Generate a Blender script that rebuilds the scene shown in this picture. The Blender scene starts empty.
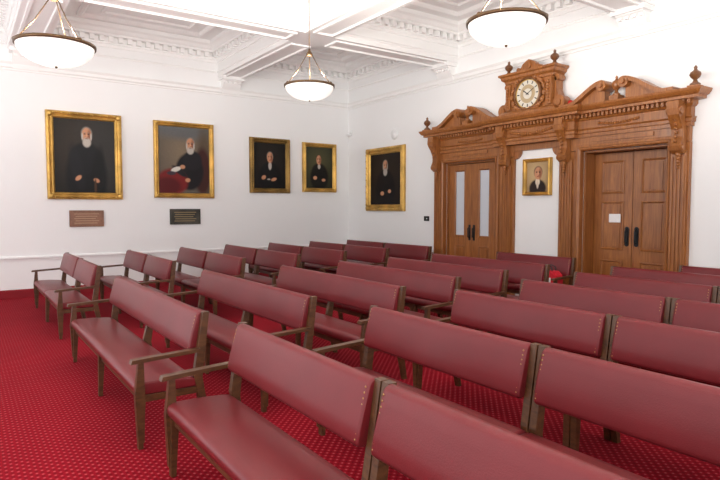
import bpy, math, random
from mathutils import Vector, Matrix
random.seed(3)
sc=bpy.context.scene
try:
    sc.view_settings.view_transform='Standard'
    sc.view_settings.exposure=0.0
except Exception: pass
CLOSE=False

# ------------------------------------------------------------ materials
def newmat(name):
    m=bpy.data.materials.new(name); m.use_nodes=True
    nt=m.node_tree; b=nt.nodes['Principled BSDF']
    return m,nt,b
def plain(name,col,rough=.5,metal=0,bump=0,bscale=200,var=0,coat=0,spec=.5):
    m,nt,b=newmat(name)
    b.inputs['Base Color'].default_value=(*col,1)
    b.inputs['Roughness'].default_value=rough
    b.inputs['Metallic'].default_value=metal
    b.inputs['Specular IOR Level'].default_value=spec
    if coat: b.inputs['Coat Weight'].default_value=coat; b.inputs['Coat Roughness'].default_value=.25
    tc=nt.nodes.new('ShaderNodeTexCoord')
    if var:
        n=nt.nodes.new('ShaderNodeTexNoise'); n.inputs['Scale'].default_value=3; n.inputs['Detail'].default_value=5
        nt.links.new(tc.outputs['Object'],n.inputs['Vector'])
        r=nt.nodes.new('ShaderNodeValToRGB')
        r.color_ramp.elements[0].position=.3; r.color_ramp.elements[1].position=.7
        r.color_ramp.elements[0].color=(*[c*(1-var) for c in col],1)
        r.color_ramp.elements[1].color=(*[min(1,c*(1+var)) for c in col],1)
        nt.links.new(n.outputs['Fac'],r.inputs['Fac']); nt.links.new(r.outputs['Color'],b.inputs['Base Color'])
    if bump:
        n=nt.nodes.new('ShaderNodeTexNoise'); n.inputs['Scale'].default_value=bscale; n.inputs['Detail'].default_value=3
        nt.links.new(tc.outputs['Object'],n.inputs['Vector'])
        bp=nt.nodes.new('ShaderNodeBump'); bp.inputs['Strength'].default_value=bump; bp.inputs['Distance'].default_value=.01
        nt.links.new(n.outputs['Fac'],bp.inputs['Height']); nt.links.new(bp.outputs['Normal'],b.inputs['Normal'])
    return m
def wood(name,c1,c2,scale=(8,8,.6),rough=.4,coat=.2):
    m,nt,b=newmat(name)
    tc=nt.nodes.new('ShaderNodeTexCoord'); mp=nt.nodes.new('ShaderNodeMapping')
    mp.inputs['Scale'].default_value=scale
    n=nt.nodes.new('ShaderNodeTexNoise'); n.inputs['Scale'].default_value=3; n.inputs['Detail'].default_value=8; n.inputs['Distortion'].default_value=1.2
    r=nt.nodes.new('ShaderNodeValToRGB')
    r.color_ramp.elements[0].position=.3; r.color_ramp.elements[1].position=.7
    r.color_ramp.elements[0].color=(*c1,1); r.color_ramp.elements[1].color=(*c2,1)
    nt.links.new(tc.outputs['Object'],mp.inputs['Vector']); nt.links.new(mp.outputs['Vector'],n.inputs['Vector'])
    nt.links.new(n.outputs['Fac'],r.inputs['Fac']); nt.links.new(r.outputs['Color'],b.inputs['Base Color'])
    b.inputs['Roughness'].default_value=rough
    b.inputs['Coat Weight'].default_value=coat; b.inputs['Coat Roughness'].default_value=.2
    bp=nt.nodes.new('ShaderNodeBump'); bp.inputs['Strength'].default_value=.15; bp.inputs['Distance'].default_value=.005
    nt.links.new(n.outputs['Fac'],bp.inputs['Height']); nt.links.new(bp.outputs['Normal'],b.inputs['Normal'])
    return m
def bowlmat():
    m,nt,b=newmat('glowing_glass_bowl')
    b.inputs['Base Color'].default_value=(.85,.82,.78,1); b.inputs['Roughness'].default_value=.35
    tc=nt.nodes.new('ShaderNodeTexCoord'); sp=nt.nodes.new('ShaderNodeSeparateXYZ')
    mr=nt.nodes.new('ShaderNodeMapRange'); mr.inputs['From Min'].default_value=-.17; mr.inputs['From Max'].default_value=0
    mr.inputs['To Min'].default_value=1.1; mr.inputs['To Max'].default_value=.20
    nt.links.new(tc.outputs['Object'],sp.inputs[0]); nt.links.new(sp.outputs['Z'],mr.inputs['Value'])
    b.inputs['Emission Color'].default_value=(1,.94,.87,1); nt.links.new(mr.outputs['Result'],b.inputs['Emission Strength'])
    return m
def carpet():
    m,nt,b=newmat('carpet_red')
    g=nt.nodes.new('ShaderNodeNewGeometry')
    mp=nt.nodes.new('ShaderNodeMapping'); mp.inputs['Rotation'].default_value=(0,0,math.radians(45)); s=1/.043
    mp.inputs['Scale'].default_value=(s,s,0)
    fr=nt.nodes.new('ShaderNodeVectorMath'); fr.operation='FRACTION'
    sb=nt.nodes.new('ShaderNodeVectorMath'); sb.operation='SUBTRACT'; sb.inputs[1].default_value=(.5,.5,0)
    ln=nt.nodes.new('ShaderNodeVectorMath'); ln.operation='LENGTH'
    r=nt.nodes.new('ShaderNodeValToRGB')
    e=r.color_ramp.elements
    e[0].position=.10; e[0].color=(.46,.085,.10,1)
    e[1].position=.22; e[1].color=(.31,.004,.015,1)
    x=e.new(.40); x.color=(.285,.0035,.013,1)
    x=e.new(.60); x.color=(.17,.002,.008,1)
    nz=nt.nodes.new('ShaderNodeTexNoise'); nz.inputs['Scale'].default_value=1.5; nz.inputs['Detail'].default_value=4
    mx=nt.nodes.new('ShaderNodeMix'); mx.data_type='RGBA'; mx.blend_type='MULTIPLY'; mx.inputs['Factor'].default_value=.25
    L=nt.links.new
    L(g.outputs['Position'],mp.inputs['Vector']); L(mp.outputs['Vector'],fr.inputs[0]); L(fr.outputs['Vector'],sb.inputs[0]); L(sb.outputs['Vector'],ln.inputs[0])
    L(ln.outputs['Value'],r.inputs['Fac']); L(g.outputs['Position'],nz.inputs['Vector'])
    L(r.outputs['Color'],mx.inputs['A']); L(nz.outputs['Fac'],mx.inputs['B']); L(mx.outputs['Result'],b.inputs['Base Color'])
    b.inputs['Roughness'].default_value=.95; b.inputs['Specular IOR Level'].default_value=.1
    n=nt.nodes.new('ShaderNodeTexNoise'); n.inputs['Scale'].default_value=300
    L(g.outputs['Position'],n.inputs['Vector'])
    bp=nt.nodes.new('ShaderNodeBump'); bp.inputs['Strength'].default_value=.4; bp.inputs['Distance'].default_value=.005
    L(n.outputs['Fac'],bp.inputs['Height']); L(bp.outputs['Normal'],b.inputs['Normal'])
    return m
def paintmat():
    m,nt,b=newmat('oil_paint')
    a=nt.nodes.new('ShaderNodeVertexColor'); a.layer_name='Col'
    nt.links.new(a.outputs['Color'],b.inputs['Base Color']); b.inputs['Roughness'].default_value=.5
    b.inputs['Specular IOR Level'].default_value=.25
    return m
MW=plain('wall_white_paint',(.885,.885,.885),.7,bump=.05,bscale=60)
MC=plain('ceiling_white_paint',(.91,.905,.895),.7)
MCAR=carpet()
MBASE=plain('skirting_red_carpet',(.25,.008,.016),.9)
MLEA=plain('maroon_leather',(.150,.0125,.0165),.34,bump=.08,bscale=160,var=.08,spec=.36)
MBW=wood('bench_walnut',(.055,.020,.007),(.115,.046,.016),(3,3,8),.38,.08)
MBR=plain('brass_studs',(.45,.30,.12),.4,1)
MOAK=wood('carved_oak',(.215,.068,.014),(.40,.148,.036),(9,9,.7),.42)
MOAKD=wood('dark_oak',(.12,.042,.014),(.20,.08,.025),(9,9,.7),.45)
MGOLD=plain('gilt_frame',(.62,.38,.10),.38,.7,bump=.6,bscale=60,var=.35)
MGOLD2=plain('aged_gilt_frame',(.30,.18,.05),.45,.6,bump=.6,bscale=60,var=.4)
MBLK=plain('black_iron',(.01,.01,.012),.4,.3)
MGLS=plain('frosted_glass',(.62,.66,.72),.12,0)
MPAP=plain('paper_white',(.85,.85,.85),.8)
MDIAL=plain('clock_dial',(.66,.61,.52),.4)
MDIAL2=plain('clock_dial_centre',(.45,.34,.20),.4)
MBOWL=bowlmat()
MBRZ=plain('bronze_rim',(.12,.07,.035),.4,.8)
MPL1=wood('plaque_copper',(.18,.07,.03),(.28,.12,.06),(5,5,5))
MPL2=plain('plaque_dark',(.05,.045,.035),.4,.4,var=.6)
MRED=plain('alarm_red',(.5,.01,.01),.4)
MBAG=plain('bag_red_fabric',(.62,.012,.03),.7,bump=.2,bscale=40)
MPNT=paintmat()

# ------------------------------------------------------------ builder
class B:
    def __init__(s): s.v=[]; s.f=[]; s.m=[]; s.mats=[]; s.sm=[]
    def mi(s,m):
        if m not in s.mats: s.mats.append(m)
        return s.mats.index(m)
    def add(s,vs,fs,m,smooth=False):
        o=len(s.v); s.v+= [tuple(p) for p in vs]; i=s.mi(m)
        for f in fs: s.f.append([o+k for k in f]); s.m.append(i); s.sm.append(smooth)
    def box(s,x0,x1,y0,y1,z0,z1,m):
        x0,x1=sorted((x0,x1)); y0,y1=sorted((y0,y1)); z0,z1=sorted((z0,z1))
        vs=[(x,y,z) for z in (z0,z1) for y in (y0,y1) for x in (x0,x1)]
        s.add(vs,[(0,2,3,1),(4,5,7,6),(0,1,5,4),(2,6,7,3),(0,4,6,2),(1,3,7,5)],m)
    def prism(s,prof,x0,x1,m,axis='x',smooth=False):
        n=len(prof)
        def P(a,b,t):
            return (t,a,b) if axis=='x' else ((a,t,b) if axis=='y' else (a,b,t))
        vs=[P(a,b,x0) for a,b in prof]+[P(a,b,x1) for a,b in prof]
        fs=[(i,(i+1)%n,n+(i+1)%n,n+i) for i in range(n)]+[tuple(range(n))[::-1],tuple(range(n,2*n))]
        s.add(vs,fs,m,smooth)
    def cushion(s,prof,x0,x1,m,r=.02):
        # extruded padded section whose ends are rounded off by inset rings
        cx=sum(p[0] for p in prof)/len(prof); cz=sum(p[1] for p in prof)/len(prof)
        rings=[]; n=len(prof)
        st=[(0,1.0),(.35,.45),(.7,.12),(1,0)]
        def ring(x,ins):
            out=[]
            for i,(a,b) in enumerate(prof):
                d=Vector((cx-a,cz-b)); L=d.length
                # inset mostly along thin direction
                pa=Vector(prof[i-1]); pb=Vector(prof[(i+1)%n]); t=(pb-pa).normalized(); nn=Vector((-t.y,t.x))
                if nn.dot(d)<0: nn=-nn
                q=Vector((a,b))+nn*min(ins,L*.5); out.append((x,q.x,q.y))
            return out
        seq=[(x0+r*f,r*g*.6) for f,g in st]+[(x1-r*f,r*g*.6) for f,g in st[::-1]]
        vs=[]
        for x,i in seq: vs+=ring(x,i)
        fs=[]
        for k in range(len(seq)-1):
            for i in range(n): j=(i+1)%n; fs.append((k*n+i,k*n+j,(k+1)*n+j,(k+1)*n+i))
        fs.append(tuple(range(n))[::-1]); fs.append(tuple(range((len(seq)-1)*n,len(seq)*n)))
        s.add(vs,fs,m,True)
    def lathe(s,prof,c,m,seg=24,axis='z',smooth=True):
        vs=[]; fs=[]
        for r,h in prof:
            for k in range(seg):
                a=2*math.pi*k/seg; u,w=r*math.cos(a),r*math.sin(a)
                if axis=='z': vs.append((c[0]+u,c[1]+w,c[2]+h))
                elif axis=='y': vs.append((c[0]+u,c[1]+h,c[2]+w))
                else: vs.append((c[0]+h,c[1]+u,c[2]+w))
        for i in range(len(prof)-1):
            for k in range(seg):
                k2=(k+1)%seg; fs.append((i*seg+k,i*seg+k2,(i+1)*seg+k2,(i+1)*seg+k))
        s.add(vs,fs,m,smooth)
        o=len(s.v)-len(vs); i=s.mi(m)
        for f in (tuple(range(seg))[::-1],tuple(range((len(prof)-1)*seg,len(prof)*seg))):
            s.f.append([o+k for k in f]); s.m.append(i); s.sm.append(False)
    def ball(s,c,r,m,sx=1,sy=1,sz=1,seg=10,rings=6):
        vs=[(c[0],c[1],c[2]-r*sz)]
        for i in range(1,rings):
            t=-math.pi/2+math.pi*i/rings
            for k in range(seg):
                a=2*math.pi*k/seg
                vs.append((c[0]+r*sx*math.cos(t)*math.cos(a),c[1]+r*sy*math.cos(t)*math.sin(a),c[2]+r*sz*math.sin(t)))
        vs.append((c[0],c[1],c[2]+r*sz)); fs=[]
        for k in range(seg): fs.append((0,1+(k+1)%seg,1+k))
        for i in range(rings-2):
            for k in range(seg):
                a=1+i*seg+k; b=1+i*seg+(k+1)%seg; fs.append((a,b,b+seg,a+seg))
        o=1+(rings-2)*seg; t=len(vs)-1
        for k in range(seg): fs.append((o+k,o+(k+1)%seg,t))
        s.add(vs,fs,m,True)
    def tube(s,pts,r,m,seg=8):
        vs=[];fs=[];n=len(pts); P=[Vector(p) for p in pts]
        for i,p in enumerate(P):
            d=(P[min(i+1,n-1)]-P[max(i-1,0)]).normalized()
            u=d.orthogonal().normalized() if abs(d.z)>.9 else d.cross(Vector((0,0,1))).normalized()
            w=d.cross(u); rr=r[i] if isinstance(r,(list,tuple)) else r
            for k in range(seg):
                a=2*math.pi*k/seg; vs.append(p+u*rr*math.cos(a)+w*rr*math.sin(a))
        for i in range(n-1):
            for k in range(seg):
                k2=(k+1)%seg; fs.append((i*seg+k,i*seg+k2,(i+1)*seg+k2,(i+1)*seg+k))
        fs.append(tuple(range(seg))[::-1]); fs.append(tuple(range((n-1)*seg,n*seg)))
        s.add(vs,fs,m,True)
    def sweep(s,path,prof,m,closed=False,side=1,endcaps=True):
        n=len(path); P=[Vector(p) for p in path]; mit=[]
        for i in range(n):
            def nrm(a,b):
                d=(b-a).normalized(); return Vector((-d.y,d.x))*side
            if closed or 0<i<n-1:
                n1=nrm(P[i-1],P[i]); n2=nrm(P[i],P[(i+1)%n]); mm=n1+n2; mm=mm/ (mm.dot(n1))
            elif i==0: mm=nrm(P[0],P[1])
            else: mm=nrm(P[-2],P[-1])
            mit.append(mm)
        k=len(prof); vs=[]
        for i in range(n):
            for o,z in prof: q=P[i]+mit[i]*o; vs.append((q.x,q.y,z))
        fs=[]
        for i in range(n if closed else n-1):
            j=(i+1)%n
            for a in range(k-1): fs.append((i*k+a,j*k+a,j*k+a+1,i*k+a+1))
        if not closed and endcaps: fs.append(tuple(range(k))); fs.append(tuple(range((n-1)*k,n*k))[::-1])
        s.add(vs,fs,m)
    def mesh(s,name):
        me=bpy.data.meshes.new(name); me.from_pydata(s.v,[],s.f)
        for mm in s.mats: me.materials.append(mm)
        for p,i,q in zip(me.polygons,s.m,s.sm): p.material_index=i; p.use_smooth=q
        import bmesh
        bm=bmesh.new(); bm.from_mesh(me); bmesh.ops.recalc_face_normals(bm,faces=bm.faces); bm.to_mesh(me); bm.free()
        me.update(); return me
    def obj(s,name,M=None,bevel=0):
        o=bpy.data.objects.new(name,s.mesh(name)); sc.collection.objects.link(o)
        if M is not None: o.matrix_world=M
        if bevel: addbevel(o,bevel)
        return o
def addbevel(o,w):
    b=o.modifiers.new('bevel','BEVEL'); b.width=w; b.segments=2; b.limit_method='ANGLE'; b.angle_limit=math.radians(40)
def frameM(u,v,w,o):
    M=Matrix.Identity(4)
    for i,c in enumerate((u,v,w,o)):
        for r in range(3): M[r][i]=c[r]
    return M
def ML(y,z): return frameM((0,1,0),(0,0,1),(1,0,0),(0.002,y,z))   # on left wall
def MD(x,z,y=-.002): return frameM((1,0,0),(0,0,1),(0,-1,0),(x,y,z)) # on door wall

# ------------------------------------------------------------ room shell
X1,Y1,H=15.5,-11.0,5.1
b=B(); b.box(-.3,X1,Y1,.8,-.15,0,MCAR); b.obj('floor')
b=B(); b.box(-.3,0,Y1,.5,0,H+.2,MW); b.obj('wall_left')
C0=5.735
DI,DO=.87,2.2
OL=(C0-DO,C0-DI); OR=(C0+DI,C0+DO); OH=2.5
for x0,x1 in ((0,OL[0]),(OL[1],OR[0]),(OR[1],X1)):
    b=B(); b.box(x0,x1,0,.5,0,H+.2,MW); b.obj('wall_right')
for o in (OL,OR):
    b=B(); b.box(o[0],o[1],0,.5,OH,H+.2,MW); b.obj('wall_right')
b=B(); b.box(-.3,X1,.5,.6,0,H,MW); b.obj('wall_behind_doors')
b=B(); b.box(-.3,X1,Y1,.5,H,H+.2,MC)
bx=[3.55,7.4,11.25]; by=[-3.1,-6.95]; hw=.27; ZB=4.42
for x in bx: b.box(x-hw,x+hw,Y1,0,ZB,H,MC)
for y in by:
    xs=[0]+[q for x in bx for q in (x-hw,x+hw)]+[X1]
    for i in range(0,len(xs),2): b.box(xs[i],xs[i+1],y-hw,y+hw,ZB,H,MC)
cprof=[(0,4.70),(.025,4.70),(.03,4.75),(.05,4.77),(.05,4.88),(.15,4.89),(.15,4.93),(.18,4.95),(.21,5.0),(.25,5.03),(.25,5.1)]
cxs=[0]+[q for x in bx for q in (x-hw,x+hw)]+[X1]
cys=[0]+[q for y in by for q in (y+hw,y-hw)]+[Y1]
for i in range(0,len(cxs),2):
    for j in range(0,len(cys),2):
        xa,xb=cxs[i],cxs[i+1]; ya,yb=cys[j+1],cys[j]
        rect=[(xa,ya),(xb,ya),(xb,yb),(xa,yb)]
        b.sweep(rect,cprof,MC,closed=True,side=1)
        ins=lambda d:[(xa+d,ya+d),(xb-d,ya+d),(xb-d,yb-d),(xa+d,yb-d)]
        b.sweep(ins(.5),[(0,5.1),(0,5.06),(.03,5.04),(.07,5.04),(.10,5.07),(.12,5.1)],MC,closed=True)
        b.sweep(ins(.85),[(0,5.1),(0,5.07),(.05,5.06),(.06,5.1)],MC,closed=True)
        b.sweep(rect,[(0,4.50),(.02,4.50),(.03,4.53),(0,4.55)],MC,closed=True)
        s=.17
        n=int((xb-xa-.1)/s)
        for k in range(n):
            x=xa+.1+k*s
            b.box(x,x+.085,ya+.05,ya+.14,4.79,4.885,MC); b.box(x,x+.085,yb-.14,yb-.05,4.79,4.885,MC)
        n=int((yb-ya-.1)/s)
        for k in range(n):
            y=ya+.1+k*s
            b.box(xa+.05,xa+.14,y,y+.085,4.79,4.885,MC); b.box(xb-.14,xb-.05,y,y+.085,4.79,4.885,MC)
def soff(x0,x1,y0,y1):
    b.sweep([(x0,y0),(x1,y0),(x1,y1),(x0,y1)],[(0,ZB),(0,ZB-.025),(.04,ZB-.03),(.05,ZB)],MC,closed=True)
for x in bx:
    for j in range(0,len(cys),2): soff(x-hw+.08,x+hw-.08,cys[j+1]+.1,cys[j]-.1)
for y in by:
    for i in range(0,len(cxs),2): soff(cxs[i]+.1,cxs[i+1]-.1,y-hw+.08,y+hw-.08)
b.obj('ceiling')
b=B(); b.sweep([(0,Y1),(0,0),(X1,0)],[(0,4.05),(.03,4.05),(.035,4.08),(.06,4.10),(.06,4.15),(.09,4.19),(0,4.21)],MC,side=-1); b.obj('trim_1')
def corbel(M):
    b=B()
    b.prism([(0,-.34),(.06,-.34),(.08,-.26),(.12,-.2),(.16,-.12),(.22,-.08),(.24,0),(0,0)],-.2,.2,MC,axis='y')
    b.box(0,.27,-.25,.25,-.07,0,MC)
    for k in range(4): b.box(.1,.19,-.19+k*.105,-.13+k*.105,-.14,-.07,MC)
    return b.obj('ceiling_corbel',M)
for x in bx: corbel(Matrix.Translation((x,0,ZB))@Matrix.Rotation(-math.pi/2,4,'Z'))
for y in by: corbel(Matrix.Translation((0,y,ZB)))
CR=[(0,.66),(.012,.66),(.018,.69),(.035,.71),(.035,.73),(.02,.745),(0,.75)]
b=B(); b.sweep([(0,Y1),(0,0),(C0-2.5,0)],CR,MW,side=-1); b.sweep([(C0+2.5,0),(X1,0)],CR,MW,side=-1); b.sweep([(C0-.46,0),(C0+.46,0)],CR,MW,side=-1); b.obj('trim_2')
BB=[(0,0),(.03,0),(.03,.13),(.015,.15),(0,.15)]
b=B(); b.sweep([(0,Y1),(0,0)],BB,MBASE,side=-1); b.obj('baseboard_left')
b=B(); b.sweep([(0.03,0),(C0-2.5,0)],BB,MBASE,side=-1); b.sweep([(C0+2.5,0),(X1,0)],BB,MBASE,side=-1); b.obj('baseboard_right')

# ------------------------------------------------------------ pictures
def hexn(c): return [ (x/255)**2.2 for x in c]
def painting(name,w,h,M,fw,bg1,bg2,shapes,fmat,bar=None):
    b=B()
    W2,H2=w/2,h/2
    rect=[(-W2,-H2),(W2,-H2),(W2,H2),(-W2,H2)]
    b.sweep(rect,[(0,0.002),(0,.05),(.01*fw/.1,.075),(.03*fw/.1,.085),(.045*fw/.1,.06),(.06*fw/.1,.05),(.075*fw/.1,.06),(.085*fw/.1,.055),(fw,.03),(fw,.015)],fmat,closed=True)
    if bar:
        for sx in (-1,1):
            for sy in (-1,1): b.ball((sx*(W2-fw*.45),sy*(H2-fw*.45),.07),fw*.42,fmat,sz=.4)
        for k in range(-4,5):
            b.ball((k*w/10,H2-fw*.3,.08),fw*.18,fmat,sz=.6); b.ball((k*w/10,-H2+fw*.3,.08),fw*.18,fmat,sz=.6)
            b.ball((W2-fw*.3,k*h/10,.08),fw*.18,fmat,sz=.6); b.ball((-W2+fw*.3,k*h/10,.08),fw*.18,fmat,sz=.6)
    b.box(-W2+.01,W2-.01,-H2+.01,H2-.01,.001,.016,MBW)
    nx,ny=110,130; iw,ih=w-2*fw+.004,h-2*fw+.004; o=len(b.v); cols={}
    vs=[];fs=[]
    sh=[(cx,cy,rx,ry,hexn(col),soft,math.cos(rot),math.sin(rot)) for (cx,cy,rx,ry,col,soft,rot) in shapes]
    h1,h2=hexn(bg1),hexn(bg2)
    for j in range(ny+1):
        for i in range(nx+1):
            u,v=i/nx,j/ny; vs.append((-iw/2+iw*u,-ih/2+ih*v,.022))
            d=min(1,math.hypot(u-.45,v-.62)/.75)
            c=[a*(1-d)+bb*d for a,bb in zip(h1,h2)]
            for (cx,cy,rx,ry,cc,soft,ca,sa) in sh:
                dx,dy=u-cx,v-cy
                if abs(dx)>2*max(rx,ry) or abs(dy)>2*max(rx,ry): continue
                q=math.hypot((dx*ca+dy*sa)/rx,(-dx*sa+dy*ca)/ry)
                t=max(0,min(1,(1+soft-q)/(2*soft)))
                c=[a*(1-t)+bb*t for a,bb in zip(c,cc)]
            g=.92+.16*random.random(); c=[x*g for x in c]
            cols[o+len(vs)-1]=c
    for j in range(ny):
        for i in range(nx):
            a=j*(nx+1)+i; fs.append((a,a+1,a+nx+2,a+nx+1))
    b.add(vs,fs,MPNT)
    ob=b.obj(name,M); me=ob.data
    ca=me.color_attributes.new('Col','FLOAT_COLOR','POINT')
    for k,c in cols.items(): ca.data[k].color=(*c,1)
    return ob
SK=(196,140,106); SKD=(140,88,64); EY=(48,30,26)
def head(cx,cy,r,hair,beard=None,bl=1.0,asp=1.2,skin=SK):
    S=[]
    S.append((cx,cy+r*.25,r*1.15,r*asp*1.15,hair,.12,0))
    S.append((cx,cy,r*.98,r*asp*1.22,skin,.10,0))
    S.append((cx+r*.55,cy-.1*r,r*.35,r*asp*.95,SKD,.5,0))
    if beard:
        S.append((cx,cy-r*asp*(.85+.45*bl),r*.85,r*asp*(.42+.45*bl),beard,.18,0))
        S.append((cx-r*.9,cy-r*.3,r*.18,r*asp*.6,beard,.3,0)); S.append((cx+r*.9,cy-r*.3,r*.18,r*asp*.6,beard,.3,0))
        S.append((cx,cy-r*asp*.62,r*.38,r*asp*.08,SKD,.5,0))
    else:
        S.append((cx,cy-r*asp*.62,r*.34,r*asp*.09,(150,80,66),.4,0))
    for s in (-1,1):
        S.append((cx+s*r*.40,cy+r*asp*.18,r*.20,r*asp*.10,EY,.5,0))
        S.append((cx+s*r*.40,cy+r*asp*.38,r*.26,r*asp*.05,hair,.5,0))
    S.append((cx+r*.05,cy-r*asp*.12,r*.13,r*asp*.28,(214,160,126),.5,0)); S.append((cx+r*.14,cy-r*asp*.36,r*.2,r*asp*.07,SKD,.5,0))
    return S
WH=(184,176,166); GR=(130,124,116)
painting('portrait_painting',1.31,1.63,ML(-6.01,2.60),.13,(58,50,42),(24,22,20),[
 (.80,.55,.35,.6,(50,48,46),.6,0),(.52,.22,.34,.46,(17,17,20),.10,0),(.50,.46,.25,.22,(21,21,25),.12,0),(.36,.34,.10,.30,(27,27,31),.3,.25),(.70,.34,.09,.28,(13,13,15),.3,-.2)]+
 head(.53,.79,.080,GR,WH,.9,1.0)+[
 (.38,.20,.055,.03,SK,.2,.5),(.68,.17,.05,.028,SK,.2,-.3),(.66,.08,.02,.12,(70,50,34),.3,0)],MGOLD,bar=1)
painting('portrait_painting',1.25,1.56,ML(-4.12,2.61),.10,(128,112,92),(80,76,72),[
 (.5,.95,.7,.13,(96,96,96),.4,0),(.90,.5,.14,.5,(88,76,62),.4,0),(.86,.34,.16,.36,(64,34,30),.15,0),(.60,.33,.28,.28,(26,24,28),.08,0),(.66,.50,.19,.15,(32,30,34),.10,0)]+
 head(.62,.74,.08,GR,WH,.6,1.0)+[
 (.26,.17,.30,.20,(118,32,32),.12,0),(.16,.10,.26,.14,(84,20,24),.2,0),(.40,.33,.16,.045,(28,26,30),.2,-.5),(.33,.36,.10,.035,(214,208,198),.15,.25),
 (.46,.40,.05,.03,SK,.2,0),(.24,.30,.09,.03,(60,52,60),.2,0),(.56,.20,.05,.03,SK,.2,0)],MGOLD,bar=1)
painting('portrait_painting',1.0,1.24,ML(-2.165,2.58),.11,(40,34,28),(16,15,14),[
 (.5,.22,.36,.34,(13,13,16),.12,0),(.5,.42,.24,.16,(15,15,18),.15,0),(.5,.50,.05,.09,WH,.2,0)]+head(.5,.68,.09,(120,112,104),None,1,1.05)+[
 (.30,.24,.07,.045,SK,.2,.3),(.62,.20,.09,.035,SK,.2,.2),(.46,.2,.05,.015,WH,.3,0)],MGOLD2,bar=1)
painting('portrait_painting',.93,1.17,ML(-.86,2.585),.10,(84,82,56),(44,46,34),[
 (.5,.26,.34,.34,(26,24,22),.12,0),(.49,.44,.24,.16,(28,26,24),.15,0),(.49,.53,.05,.06,WH,.2,0)]+head(.48,.69,.09,(70,56,44),None,1,1.05)+[
 (.34,.25,.07,.045,SK,.2,0),(.66,.20,.07,.035,SK,.2,0)],MGOLD,bar=1)
painting('portrait_painting',1.42,1.45,MD(1.54,2.275),.15,(50,40,32),(24,18,16),[
 (.5,.28,.32,.40,(19,16,18),.10,0),(.5,.48,.24,.18,(22,18,20),.12,0)]+head(.5,.76,.075,GR,(170,162,152),1.1,1.15)+[
 (.40,.22,.06,.04,SK,.2,0),(.64,.26,.05,.035,SK,.2,0)],MGOLD,bar=1)
painting('portrait_painting',.56,.62,MD(5.75,2.14),.06,(200,172,130),(150,122,86),[
 (.5,.12,.38,.30,(44,30,28),.10,0),(.5,.34,.10,.12,(224,208,186),.2,0),(.5,.24,.05,.12,(206,190,170),.3,0)]+head(.52,.62,.17,(92,72,58),None,1,1.0),MGOLD)
def plaque(name,w,h,M,m,m2):
    b=B(); b.box(-w/2,w/2,-h/2,h/2,0.001,.02,m)
    b.sweep([(-w/2,-h/2),(w/2,-h/2),(w/2,h/2),(-w/2,h/2)],[(0,.002),(0,.03),(.02,.03),(.025,.02)],m,closed=True)
    for k in range(5): b.box(-w*.36+.02*(k%2),w*.36-.03*(k%3),h*.28-k*h*.14-.008,h*.28-k*h*.14+.008,.02,.022,m2)
    return b.obj(name,M)
plaque('memorial_plaque',.60,.31,ML(-6.01,1.42),MPL1,plain('plaque_lettering_tan',(.42,.24,.14),.5))
plaque('memorial_plaque',.64,.32,ML(-4.12,1.44),MPL2,plain('plaque_lettering_gilt',(.25,.18,.08),.5))
b=B(); b.lathe([(.12,0),(.12,.015),(.10,.03),(.04,.03),(.03,.04),(.0,.04)],(0,0,.001),MPAP,seg=28); b.obj('round_wall_vent',MD(1.86,3.26))
b=B(); b.box(-.05,.05,-.06,.06,.001,.03,MPAP); b.ball((0,-.03,.07),.055,MPAP); b.tube([(0,0,.02),(0,-.01,.06)],.02,MPAP); b.obj('security_camera',MD(.12,3.45),.006)
b=B(); b.box(-.07,.07,-.05,.05,.001,.025,MBLK); b.box(-.045,.045,-.03,.03,.025,.03,MPL2); b.lathe([(.012,.0),(.012,.012)],(.03,0,.028),MPAP,seg=10); b.obj('thermostat',MD(2.95,1.40),.004)

# ------------------------------------------------------------ carved door surround
b=B(); W=MOAK
for s in (-1,1):
    X=lambda d:C0+s*d
    b.box(X(2.206),X(2.48),-.068,0,0,2.5,W); b.box(X(2.25),X(2.46),-.10,-.068,.28,2.38,W)
    for k in range(4): b.box(X(2.27+k*.05),X(2.29+k*.05),-.115,-.10,.36,2.30,W)
    b.box(X(2.18),X(2.51),-.14,0,0,.26,W); b.box(X(2.22),X(2.49),-.12,0,.26,.30,W)
    b.box(X(.464),X(DI-.006),-.06,0,0,2.5,W); b.box(X(.50),X(.72),-.095,-.06,.28,2.38,W)
    for k in range(4): b.box(X(.52+k*.05),X(.54+k*.05),-.11,-.095,.36,2.30,W)
    b.box(X(.44),X(DI-.1),-.13,0,0,.26,W); b.box(X(.46),X(DI-.11),-.11,0,.26,.30,W)
    b.box(X(.462),X(2.476),-.072,0,2.506,2.705,W)
    xa,xb=sorted((X(DI),X(DO)))
    b2=[(xa,0),(xa,2.5),(xb,2.5),(xb,0)]
    tmp=B(); tmp.sweep(b2,[(0,.0),(0,.095),(.015,.11),(.04,.115),(.05,.09),(.085,.085),(.09,.07),(.09,0)],W,side=1)
    b.add([(x,-z,y) for x,y,z in tmp.v],tmp.f,W)
    b.box(X(1.05),X(2.0),-.092,-.072,2.62,2.68,W)
b.box(C0-.46,C0+.46,-.06,0,2.60,2.705,W)
for s in (-1,1):
    pts=[(C0+s*.46,2.598),(C0+s*.46,2.46)]+[(C0+s*(.46-.14*math.sin(a)),2.458+.14*(1-math.cos(a))) for a in [k*math.pi/12 for k in range(1,7)]]
    b.prism([(x,z) for x,z in pts],-.05,0,W,axis='y')
base=[(-2.48,0),(-2.48,-.08),(-.80,-.08),(-.80,-.18),(.80,-.18),(.80,-.08),(2.48,-.08),(2.48,0)]
path=[(C0+x,y) for x,y in base]
eprof=[(-.06,2.70),(.02,2.70),(.02,2.75),(.035,2.76),(.035,2.80),(.05,2.82),(.02,2.83),(.02,2.95),(.04,2.96),(.06,2.99),(.06,3.03),(.16,3.04),(.16,3.075),(.19,3.09),(.22,3.13),(.23,3.16),(-.06,3.16)]
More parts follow.
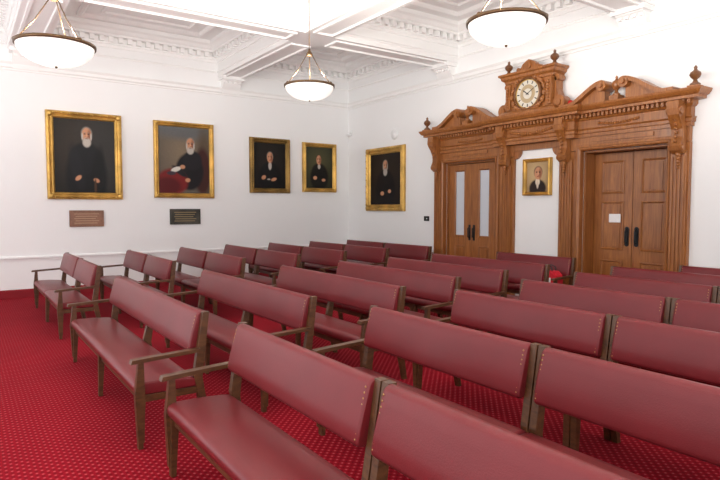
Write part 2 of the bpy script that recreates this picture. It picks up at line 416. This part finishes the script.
b.sweep(path,eprof,W,side=-1)
b.box(C0-2.47,C0+2.47,-.07,0,2.71,3.155,W); b.box(C0-.79,C0+.79,-.17,-.02,2.712,3.153,W)
n=74
for k in range(n+1):
    dx=-2.5+k*5.0/n
    yo=-.18 if abs(dx)<.86 else -.08
    b.box(C0+dx-.018,C0+dx+.018,yo-.11,yo-.05,2.985,3.035,W)
for c in (-1.48,1.48):
    for k in range(17):
        t=(k-8)/8; b.ball((C0+c+t*.3,-.105,2.89-.03*(1-t*t)),.022,W,seg=7,rings=4)
for k in range(21):
    t=(k-10)/10; b.ball((C0+t*.45,-.205,2.91-.06*(1-t*t)),.028,W,seg=7,rings=4)
cons=[(0,2.34),(-.07,2.34),(-.13,2.38),(-.15,2.44),(-.12,2.50),(-.10,2.56),(-.11,2.66),(-.16,2.76),(-.22,2.84),(-.24,2.92),(-.23,3.02),(0,3.02)]
for dx in (-2.36,-.60,.60,2.36):
    oy=-.07
    b.prism([(y+oy,z) for y,z in cons],C0+dx-.075,C0+dx+.075,W)
    b.lathe([(.055,-.095),(.055,.095)],(C0+dx,oy-.17,2.90),W,seg=16,axis='x')
    b.lathe([(.04,-.09),(.04,.09)],(C0+dx,oy-.10,2.42),W,seg=16,axis='x')
    for k in range(7): b.ball((C0+dx,oy-.135-.02*abs(k-2.5)/2.5+.0,2.50+k*.055),.022,W,seg=8,rings=5)
    for k in range(5): b.ball((C0+dx,oy-.06,2.33-k*.045),.04-k*.006,W,seg=8,rings=5)
def Sc(t): return (.78-.62*t, 3.17+.27*(t*t*(3-2*t)))
for c in (-1.48,1.48):
    for s in (-1,1):
        N=14; top=[Sc(k/N) for k in range(N+1)]
        for k in range(N):
            (x0,z0),(x1,z1)=top[k],top[k+1]
            b.prism([(C0+c+s*x0,z0+.035),(C0+c+s*x1,z1+.035),(C0+c+s*x1,z1-.03),(C0+c+s*x0,z0-.03)],-.29,-.04,W,axis='y')
            b.prism([(C0+c+s*x0,max(3.151,z0-.03)),(C0+c+s*x1,max(3.152,z1-.03)),(C0+c+s*x1,3.15),(C0+c+s*x0,3.15)],-.20,-.06,W,axis='y')
        b.lathe([(.075,-.30),(.075,-.04)],(C0+c+s*.17,0,3.395),W,seg=20,axis='y')
        b.lathe([(.035,-.33),(.035,-.30)],(C0+c+s*.17,0,3.395),W,seg=14,axis='y')
        b.box(C0+c+s*.74,C0+c+s*.86,-.28,-.05,3.16,3.21,W)
    b.box(C0+c-.07,C0+c+.07,-.24,-.08,3.15,3.24,W)
    b.lathe([(.05,0),(.055,.02),(.03,.04),(.02,.07),(.05,.11),(.065,.15),(.055,.20),(.025,.22),(.015,.24),(.02,.26),(.0,.29)],(C0+c,-.16,3.24),W,seg=16)
urn=[(.06,0),(.065,.02),(.035,.04),(.022,.07),(.055,.10),(.07,.13),(.06,.16),(.03,.18),(.018,.2),(.024,.22),(.0,.25)]
for dx in (-2.58,2.58):
    b.box(C0+dx-.07,C0+dx+.07,-.26,-.12,3.15,3.19,W); b.lathe([(r,h*1.05) for r,h in urn],(C0+dx,-.19,3.19),MOAKD,seg=16)
def ring(path,prof): b.sweep([(C0+x,y) for x,y in path],prof,W,side=-1)
cc=[(-.46,0),(-.46,-.26),(.46,-.26),(.46,0)]
b.box(C0-.46,C0+.46,-.26,0,3.15,3.80,W)
ring(cc,[(-.02,3.16),(.10,3.16),(.10,3.20),(.07,3.23),(.03,3.25),(-.02,3.26)])
ring(cc,[(-.02,3.70),(.02,3.71),(.03,3.75),(.07,3.78),(.08,3.82),(.11,3.84),(.11,3.87),(-.02,3.87)])
b.box(C0-.5,C0+.5,-.3,0,3.80,3.868,W)
for s in (-1,1):
    b.box(C0+s*.36,C0+s*.455,-.30,-.265,3.27,3.69,W)
    b.lathe([(.11,-.24),(.11,-.08)],(C0+s*.56,0,3.28),W,seg=20,axis='y'); b.lathe([(.05,-.27),(.05,-.08)],(C0+s*.56,0,3.28),W,seg=16,axis='y')
    b.prism([(C0+s*.465,3.72),(C0+s*.50,3.66),(C0+s*.50,3.5),(C0+s*.54,3.40),(C0+s*.62,3.30),(C0+s*.465,3.2)],-.22,-.06,W,axis='y')
    b.lathe([(.05,-.22),(.05,-.06)],(C0+s*.50,0,3.68),W,seg=14,axis='y')
    b.lathe(urn,(C0+s*.46,-.22,3.87),MOAKD,seg=16)
    for k in range(26):
        a=math.radians(-75+k*6); r=.325
        b.ball((C0+s*r*math.cos(a),-.285+.01*math.sin(k*2.1),3.49+r*math.sin(a)*.86),.03+.012*math.sin(k*1.7),W,seg=7,rings=5)
    for k in range(7): b.ball((C0+s*(.41),-.31,3.62-k*.05),.028-.002*k,W,seg=7,rings=5)
    for k in range(8): b.ball((C0+s*(.05+.035*k),-.30,3.255+.004*k*k*.4),.025,W,seg=7,rings=5)
b.prism([(C0+x,z) for x,z in [(-.26,3.87),(.26,3.87),(.24,3.91),(.16,3.93),(.12,3.99),(.05,4.03),(0,4.05),(-.05,4.03),(-.12,3.99),(-.16,3.93),(-.24,3.91)]],-.28,-.18,W,axis='y')
b.lathe([(.06,-.31),(.06,-.18)],(C0,0,3.95),W,seg=18,axis='y')
for s in (-1,1): b.lathe([(.035,-.31),(.035,-.18)],(C0+s*.19,0,3.905),W,seg=14,axis='y')
sur=b.obj('carved_oak_door_surround',Matrix.Translation((0,-.004,.001)),.003)
b=B()
def circ(r,n=48): return [(r*math.cos(2*math.pi*k/n),r*math.sin(2*math.pi*k/n)) for k in range(n)]
b.sweep(circ(.28),[(0,0),(0,.03),(.012,.055),(.03,.065),(.042,.05),(.046,.02),(.046,0)],MOAKD,closed=True)
b.sweep(circ(.238),[(0,.03),(.004,.042),(.012,.042),(.016,.03)],MGOLD,closed=True)
b.prism(circ(.236),0,.030,MDIAL,axis='z'); b.prism(circ(.15),.030,.032,MDIAL2,axis='z'); b.prism(circ(.085),.032,.034,MDIAL,axis='z')
for k in range(12):
    a=k*math.pi/6; c,s=math.cos(a),math.sin(a); u=Vector((c,s,0)); w=Vector((-s,c,0))
    p=[u*.165+w*.007,u*.165-w*.007,u*.212-w*.009,u*.212+w*.009]
    b.prism([(q.x,q.y) for q in p],.030,.0325,MBLK,axis='z')
def hand(a,l,w0,z):
    u=Vector((math.sin(a),math.cos(a),0)); w=Vector((u.y,-u.x,0))
    p=[-u*.03+w*w0,-u*.03-w*w0,u*l*.8-w*w0,u*l,u*l*.8+w*w0]; b.prism([(q.x,q.y) for q in p],z,z+.002,MBLK,axis='z')
hand(math.radians(305),.12,.008,.036); hand(math.radians(60),.17,.005,.040)
b.prism(circ(.012,12),.03,.045,MBLK,axis='z')
b.obj('pediment_clock',MD(C0,3.49,-.267))
b=B(); b.lathe([(.05,0),(.05,.03),(.042,.07),(.03,.1),(0,.11)],(0,0,0),MRED,seg=16); b.lathe([(.06,-.012),(.06,0)],(0,0,0),MBLK,seg=16); ab=b.obj('alarm_beacon',Matrix.Translation((C0+.75,-.2,3.174))); ab.parent=sur

# doors
def rectpath(x0,x1,z0,z1): return [(x0,z0),(x1,z0),(x1,z1),(x0,z1)]
def leafpanel(b,x0,x1,z0,z1,yf,m,raised=True):
    tmp=B(); tmp.sweep(rectpath(x0,x1,z0,z1),[(0,0),(0,.012),(.015,.018),(.025,.006),(.035,-.005)],m,closed=True)
    b.add([(x,yf-z,y) for x,y,z in tmp.v],tmp.f,m)
    if raised:
        b.prism([(x0+.055,z0+.055),(x1-.055,z0+.055),(x1-.055,z1-.055),(x0+.055,z1-.055)],yf-.010,yf,m,axis='y')
def lining(b,xa,xb):
    xa+=.001; xb-=.001
    b.box(xa,xa+.03,.001,.40,0.001,2.499,MOAK); b.box(xb-.03,xb,.001,.40,0.001,2.499,MOAK); b.box(xa+.03,xb-.03,.001,.40,2.47,2.499,MOAK)
b=B(); yf=.03; xm=(OL[0]+OL[1])/2
lining(b,*OL)
for x0,x1 in ((OL[0]+.035,xm-.003),(xm+.003,OL[1]-.035)):
    st=.16; gx0,gx1=x0+st,x1-st-.02
    b.box(x0,gx0,yf,yf+.05,.01,2.46,MOAK); b.box(gx1,x1,yf,yf+.05,.01,2.46,MOAK)
    b.box(gx0,gx1,yf,yf+.05,2.36,2.46,MOAK); b.box(gx0,gx1,yf,yf+.05,.9,1.06,MOAK); b.box(gx0,gx1,yf,yf+.05,.01,.22,MOAK)
    b.box(gx0,gx1,yf+.015,yf+.04,.22,.9,MOAK); b.box(gx0,gx1,yf+.02,yf+.03,1.06,2.36,MGLS)
    leafpanel(b,gx0,gx1,.22,.9,yf+.014,MOAK); leafpanel(b,gx0,gx1,1.06,2.36,yf+.005,MOAK,False)
for s in (-1,1):
    b.prism([(xm+s*.03,1.0),(xm+s*.085,1.0),(xm+s*.085,1.3),(xm+s*.03,1.3)],yf-.006,yf,MBLK,axis='y'); b.tube([(xm+s*.058,yf-.005,1.04),(xm+s*.058,yf-.05,1.07),(xm+s*.058,yf-.05,1.23),(xm+s*.058,yf-.005,1.26)],.011,MBLK)
b.obj('door_1',None,.003)
b=B(); yf=.24; xm=(OR[0]+OR[1])/2
lining(b,*OR)
for x0,x1 in ((OR[0]+.035,xm-.004),(xm+.004,OR[1]-.035)):
    b.box(x0,x1,yf,yf+.05,.01,2.46,MOAK)
    for z0,z1 in ((.2,.82),(.98,1.72),(1.84,2.34)): leafpanel(b,x0+.13,x1-.13,z0,z1,yf-.001,MOAK)
for s in (-1,1):
    xo=xm+s*.075
    pts=[(xo+.035*math.cos(a),1.19+(.115 if math.sin(a)>0 else -.115)+.035*math.sin(a)) for a in [k*math.pi/8+.001 for k in range(16)]]
    b.prism(pts,yf-.01,yf,MBLK,axis='y')
    b.tube([(xo,yf-.005,1.08),(xo,yf-.055,1.11),(xo,yf-.055,1.27),(xo,yf-.005,1.30)],.012,MBLK)
b.box(xm-.36,xm-.17,yf-.026,yf-.021,1.40,1.53,MPAP)
b.obj('door_2',None,.003)

# ------------------------------------------------------------ benches
def bench_mesh(L,la,ra,mid):
    b=B(); e=.045
    back=[(-.096,.625),(-.094,.610),(-.084,.598),(-.066,.592),(-.048,.594),(-.036,.604),(-.030,.620),(-.008,.70),(.018,.78),(.038,.850),(.038,.866),(.030,.879),(.014,.886),(-.006,.885),(-.022,.877),(-.033,.862),(-.048,.81),(-.066,.75),(-.082,.69)]
    b.cushion(back,e-.004,L-e+.004,MLEA,.016)
    seat=[(-.435,.362),(-.452,.368),(-.463,.380),(-.468,.400),(-.466,.422),(-.455,.438),(-.435,.447),(-.40,.450),(-.25,.448),(-.12,.438),(-.07,.430),(-.055,.42),(-.052,.40),(-.055,.362)]
    b.cushion(seat,.002,L-.002,MLEA,.016)
    b.box(.02,L-.02,-.43,-.40,.310,.364,MBW); b.box(.02,L-.02,-.085,-.060,.310,.362,MBW)
    rear=[(.02,0),(.06,0),(-.01,.42),(.045,.885),(.0,.885),(-.07,.45),(-.058,.36)]
    legf=[(-.455,0),(-.425,0),(-.40,.363),(-.45,.363)]
    for x in [0,L-e]:
        b.prism(rear,x,x+e,MBW); b.prism(legf,x,x+e,MBW)
        b.box(x+.006,x+e-.006,-.42,-.05,.315,.362,MBW)
    for k in range(mid):
        x=L*(k+1)/(mid+1)-e/2
        b.prism([(.02,0),(.06,0),(-.01,.42),(.02,.62),(-.03,.62),(-.075,.45),(-.06,.36)],x,x+e,MBW)
        b.prism(legf,x,x+e,MBW); b.box(x+.006,x+e-.006,-.42,-.05,.315,.362,MBW)
    for on,x,sg in ((la,0,-1),(ra,L-e,1)):
        if not on: continue
        xo=x+sg*.020
        b.prism([(-.46,.05),(-.42,.05),(-.41,.38),(-.415,.59),(-.45,.59),(-.475,.38)],xo,xo+e,MBW)
        b.prism([(-.50,.588),(-.49,.615),(-.36,.622),(-.03,.635),(-.03,.61),(-.36,.595)],xo-.006,xo+e+.006,MBW)
    for x in (e+.014,L-e-.014):
        for k in range(10):
            t=k/9; b.ball((x,-.093+t*.056,.63+t*.22),.006,MBR,seg=6,rings=4,sy=.6)
    return b.mesh('upholstered_bench')
cache={}
def bench(t0,t1,a,la,ra,mid=0):
    L=round(t0-t1-.01,3); key=(L,la,ra,mid)
    if key not in cache: cache[key]=bench_mesh(L,la,ra,mid)
    o=bpy.data.objects.new('upholstered_bench',cache[key]); sc.collection.objects.link(o)
    o.location=(12-t0,-8+a,0); addbevel(o,.005)
ms=[6.65,6.73,6.65,6.75,6.85,6.95]; me_=[3.93,4.10,4.15,4.38,4.55,4.70]
fs_=[10.6,10.65,10.85,11.1,11.15,11.15,11.15]; fe=[7.87,8.0,7.9,8.02,8.2,8.3,8.25]
am=[1.39,2.38,3.38,4.33,5.28,6.25,7.39]
an=[1.45,2.52,3.65,4.75,5.8,6.75,7.55]; ns=[3.46,3.49,3.755,3.91,4.01,4.14,3.69]
for k in range(7):
    a=1.42+.995*k
    fm=(fs_[k]+fe[k])/2
    bench(fs_[k],fm,a,True,False); bench(fm,fe[k],a,False,True)
    if k<6: bench(ms[k],me_[k],am[k],True,True,1)
    else: bench(6.6,5.10,am[k],True,True)
    t=ns[k]
    for j in range(3): bench(t-1.54*j,t-1.54*(j+1),an[k],j==0,False)
# red bag left on the bench beside the door
b=B()
prof=[(-.17,0),(.17,0),(.185,.10),(.17,.20),(.12,.245),(-.12,.245),(-.17,.20),(-.185,.10)]
for y0,y1,sc_ in ((-.09,-.06,.93),(-.06,.06,1.0),(.06,.09,.93)): b.prism([(x*sc_,z*sc_) for x,z in prof],y0,y1,MBAG,axis='y')
for y in (-.045,.045): b.tube([(-.08,y,.235),(-.07,y,.30),(0,y,.325),(.07,y,.30),(.08,y,.235)],.009,MBLK)
b.box(-.09,.09,-.094,-.09,.08,.15,MPAP)
b.obj('red_bag',Matrix.Translation((12-5.36,-8+7.15,.452)),.012)

# ------------------------------------------------------------ pendant lamps
def lamp(x,y,z,d=.585):
    b=B(); r=d/2; dp=.17
    prof=[(r*math.sin(q),-dp*math.cos(q)) for q in [k*math.pi/2/12 for k in range(0,13)]]
    prof[0]=(.01,-dp)
    inner=[(max(.004,p[0]-.012),p[1]+.012) for p in prof[::-1]]
    b.lathe(prof+inner,(0,0,0),MBOWL,seg=40)
    b.lathe([(r-.004,-.012),(r+.012,-.012),(r+.014,.012),(r-.004,.014),(r-.004,-.012)],(0,0,0),MBRZ,seg=40)
    b.ball((0,0,-dp-.004),.012,MBRZ)
    top=.38
    for k in range(3):
        a=k*2*math.pi/3+.5
        b.tube([(r*math.cos(a),r*math.sin(a),0),(.5*r*math.cos(a),.5*r*math.sin(a),top*.48),(.03*math.cos(a),.03*math.sin(a),top)],.005,MBRZ,6)
        b.ball((r*math.cos(a),r*math.sin(a),.01),.018,MBRZ)
    b.lathe([(.03,top-.02),(.04,top),(.02,top+.03),(.012,top+.06)],(0,0,0),MBRZ,seg=14)
    b.tube([(0,0,top),(0,0,H-z)],.005,MBRZ,6)
    b.lathe([(.07,H-z-.04),(.07,H-z-.002)],(0,0,0),MBRZ,seg=18)
    o=b.obj('pendant_bowl_lamp',Matrix.Translation((x,y,z)))
    l=bpy.data.lights.new('lamp_bulb','POINT'); l.energy=320; l.color=(1,.95,.88); l.shadow_soft_size=.1
    lo=bpy.data.objects.new('lamp_bulb',l); sc.collection.objects.link(lo); lo.parent=o; lo.location=(0,0,-.01)
for p in ((5.87,-4.48,3.09),(8.95,-4.51,3.04),(6.64,-7.31,2.95),(12.1,-4.48,3.08),(9.9,-7.36,3.08),(13.2,-7.36,3.08),(12.1,-9.9,3.08),(7.5,-10,3.08)): lamp(*p)

# ------------------------------------------------------------ light
w=bpy.data.worlds.new('world'); sc.world=w; w.use_nodes=True
bg=w.node_tree.nodes['Background']; bg.inputs['Color'].default_value=(.985,.99,1,1); bg.inputs['Strength'].default_value=2.05

# ------------------------------------------------------------ camera
cam=bpy.data.cameras.new('camera'); co=bpy.data.objects.new('camera',cam); sc.collection.objects.link(co)
cam.sensor_width=36; cam.lens=575/720*36
f=575.0; yaw=math.atan(400/f); pitch=math.atan(32/f)
F=Vector((-math.cos(yaw)*math.cos(pitch),math.sin(yaw)*math.cos(pitch),-math.sin(pitch)))
co.location=(12,-8,1.62); co.rotation_euler=F.to_track_quat('-Z','Y').to_euler()
cam.clip_start=.05
sc.camera=co
